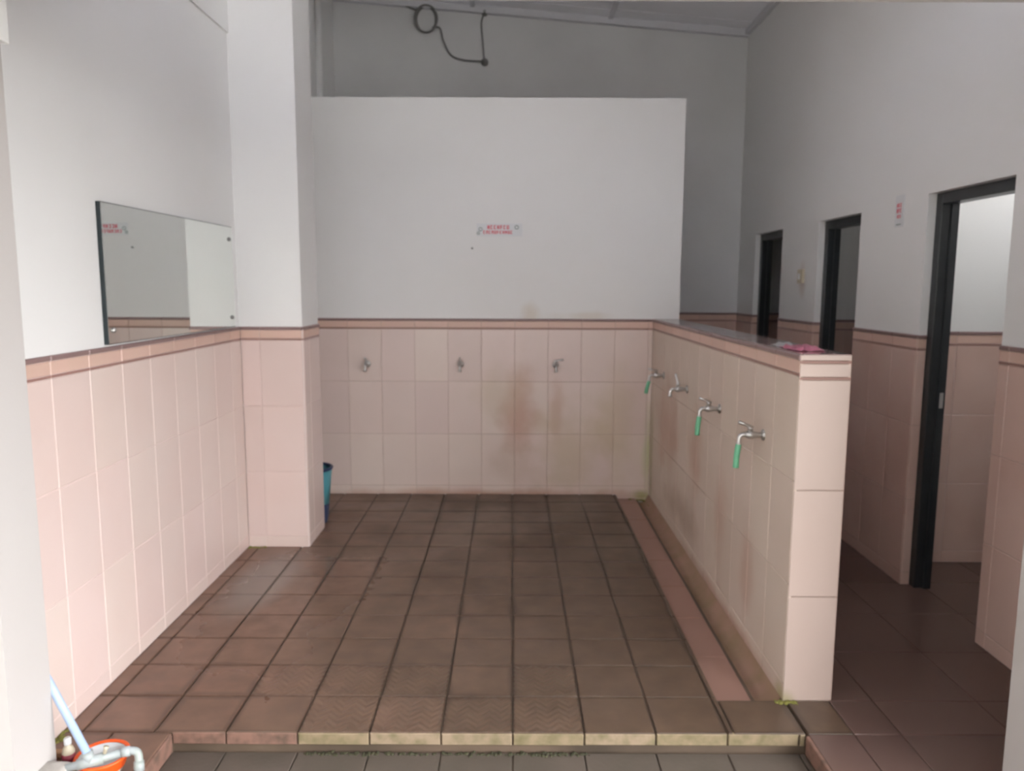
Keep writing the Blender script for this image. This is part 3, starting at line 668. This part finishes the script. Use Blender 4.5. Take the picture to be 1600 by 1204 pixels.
# ------------------------------------------------------------------ bottom-left corner: bowl, pipe fitting, pole, bottle, cement plinth
bw = bpy.data.objects.new('plastic_bowl', None); C.objects.link(bw); bw.location = (-1.325, 2.315, 0.0)
tag(bw, 'orange rimmed white plastic bowl under the grey pipe fitting', 'bowl')
bm = bmesh.new(); lathe(bm, [(0.045, 0.001), (0.062, 0.03), (0.074, 0.072), (0.071, 0.072), (0.058, 0.03), (0.042, 0.006)], 32)
obj('bowl_body', bm, M['white_plastic'], bw, True)
bm = bmesh.new(); lathe(bm, [(0.066, 0.035), (0.079, 0.068), (0.084, 0.074), (0.082, 0.079), (0.075, 0.079), (0.071, 0.074)], 32)
bm.faces.ensure_lookup_table()
bmesh.ops.delete(bm, geom=[f for f in bm.faces if len(f.verts) > 4], context='FACES_ONLY')
obj('bowl_rim', bm, M['orange'], bw, True)

pf = bpy.data.objects.new('pipe_fitting', None); C.objects.link(pf); pf.location = (-1.30, 2.25, 0.09)
tag(pf, 'grey plastic pipe with tee and elbow across the orange bowl', 'pipe')
inv = Vector((1.30, -2.25, -0.09))
def loc(p): return Vector(p) + inv
A_, B_, E_ = (-1.385, 2.215, 0.094), (-1.245, 2.285, 0.102), (-1.205, 2.290, 0.106)
bm = bmesh.new(); tube(bm, [loc(A_), loc(B_)], 0.0125, 16); obj('pipe_run', bm, M['pvc'], pf, True)
bm = bmesh.new(); tube(bm, [loc(p) for p in smooth_path([B_, (-1.218, 2.294, 0.103), (-1.199, 2.296, 0.092), (-1.192, 2.285, 0.055), (-1.186, 2.268, -0.02), (-1.186, 2.268, -0.074)])], 0.0125, 16)
tube(bm, [loc(B_), loc((-1.222, 2.293, 0.103))], 0.0158, 16); tube(bm, [loc((-1.194, 2.290, 0.070)), loc((-1.190, 2.280, 0.042))], 0.0158, 16)
obj('pipe_elbow', bm, M['pvc'], pf, True)
bm = bmesh.new(); tube(bm, [loc((-1.358, 2.2285, 0.0955)), loc((-1.293, 2.261, 0.099))], 0.0172, 16)
tube(bm, [loc((-1.325, 2.245, 0.097)), loc((-1.334, 2.247, 0.128))], 0.0172, 16)
obj('pipe_tee', bm, M['pvc'], pf, True)
bm = bmesh.new(); tube(bm, [loc((-1.288, 2.2635, 0.113)), loc((-1.284, 2.2655, 0.128)), loc((-1.282, 2.266, 0.134))], [0.006, 0.006, 0.009], 10)
obj('bleed_screw', bm, M['cream'], pf, True)
bm = bmesh.new(); a0 = Vector((-1.334, 2.247, 0.126)); a1 = Vector((-1.478, 2.300, 0.352))
a2 = a0 + (a1-a0)*((-1.586-a0.x)/(a1.x-a0.x))
tube(bm, [a0, a2], 0.0125, 16)
tag(obj('pole', bm, M['pole'], None, True), 'pale blue plastic pole leaning behind the left jamb', 'pole')

bt = bpy.data.objects.new('plastic_bottle', None); C.objects.link(bt); bt.location = (-1.428, 2.305, 0)
tag(bt, 'small cream bottle with maroon label beside the orange rimmed bowl', 'bottle')
bm = bmesh.new(); lathe(bm, [(0.016, 0.001), (0.019, 0.006), (0.019, 0.095), (0.014, 0.108), (0.009, 0.114), (0.009, 0.122)], 20); obj('bottle_body', bm, M['cream'], bt, True)
bm = bmesh.new(); lathe(bm, [(0.0195, 0.055), (0.0195, 0.088), (0.0186, 0.088), (0.0186, 0.055)], 20)
obj('bottle_label', bm, M['maroon'], bt, True)
bm = bmesh.new(); lathe(bm, [(0.011, 0.118), (0.0115, 0.121), (0.0115, 0.137), (0.009, 0.140)], 18); obj('bottle_cap', bm, M['white_plastic'], bt, True)

bm = boxes((-1.47, -1.375, 2.075, 2.245, -0.01, 0.105)); bevel(bm, 0.018, 3)
o = struct(obj('trim_1', bm, M['cement'], None, True))
# small bracket at the top of the left jamb
bm = boxes((-1.47, -1.405, 2.10, 2.25, 2.25, 2.382)); bevel(bm, 0.006, 2)
struct(obj('trim_2', bm, M['paint']))
# broken skirting shard at the wall foot
bm = boxes((-1.598, -1.50, 2.405, 2.43, 0.0, 0.022)); bevel(bm, 0.003, 1)
tag(obj('tile_shard', bm, M['ochre']), 'broken brown tile shard at the foot of the left wall', 'tile')

# ------------------------------------------------------------------ moss
M['moss_dark'] = mat('dark_wet_moss', (0.032, 0.032, 0.014), 0.8, noise=0.7, ncol=(0.06, 0.055, 0.022), scale=40)
def moss(path, n, r, label, seed, mt='moss'):
    rnd = random.Random(seed); bm = bmesh.new()
    for k in range(n):
        t = rnd.random()*(len(path)-1); i = min(int(t), len(path)-2); p = Vector(path[i]).lerp(Vector(path[i+1]), t-i)
        s_ = r*rnd.uniform(0.35, 1.0)
        p += Vector((rnd.gauss(0, r*0.5), rnd.gauss(0, r*0.5), 0))
        mm = Matrix.Translation(p) @ Matrix.Rotation(rnd.random()*6, 4, 'Z') @ Matrix.Diagonal((s_, s_*rnd.uniform(.5,1), s_*rnd.uniform(.25,.6), 1))
        bmesh.ops.create_icosphere(bm, subdivisions=1, radius=1, matrix=mm)
    o = obj('moss', bm, M[mt], None, True); o['kind'] = 'stuff'; tag(o, label, 'moss')
moss([(1.03, 2.779, 0.0), (1.10, 2.777, 0.0)], 60, 0.011, 'yellow green moss at the foot of the divider end', 1)
moss([(0.90, 5.715, -0.03), (1.04, 5.715, -0.045), (1.045, 5.55, -0.04)], 90, 0.014, 'green moss in the back corner of the channel', 2)
moss([(-1.59, 4.51, 0.0), (-1.50, 4.512, 0.0)], 40, 0.012, 'green moss where the left wall meets the pillar', 3)
moss([(-0.74, 2.555, -0.074), (0.3, 2.555, -0.074)], 240, 0.010, 'dark green moss along the foot of the pool edge', 4, 'moss_dark')
moss([(-1.590, 2.44, 0.0), (-1.592, 2.56, 0.0)], 60, 0.014, 'ochre green moss at the foot of the left wall', 5)
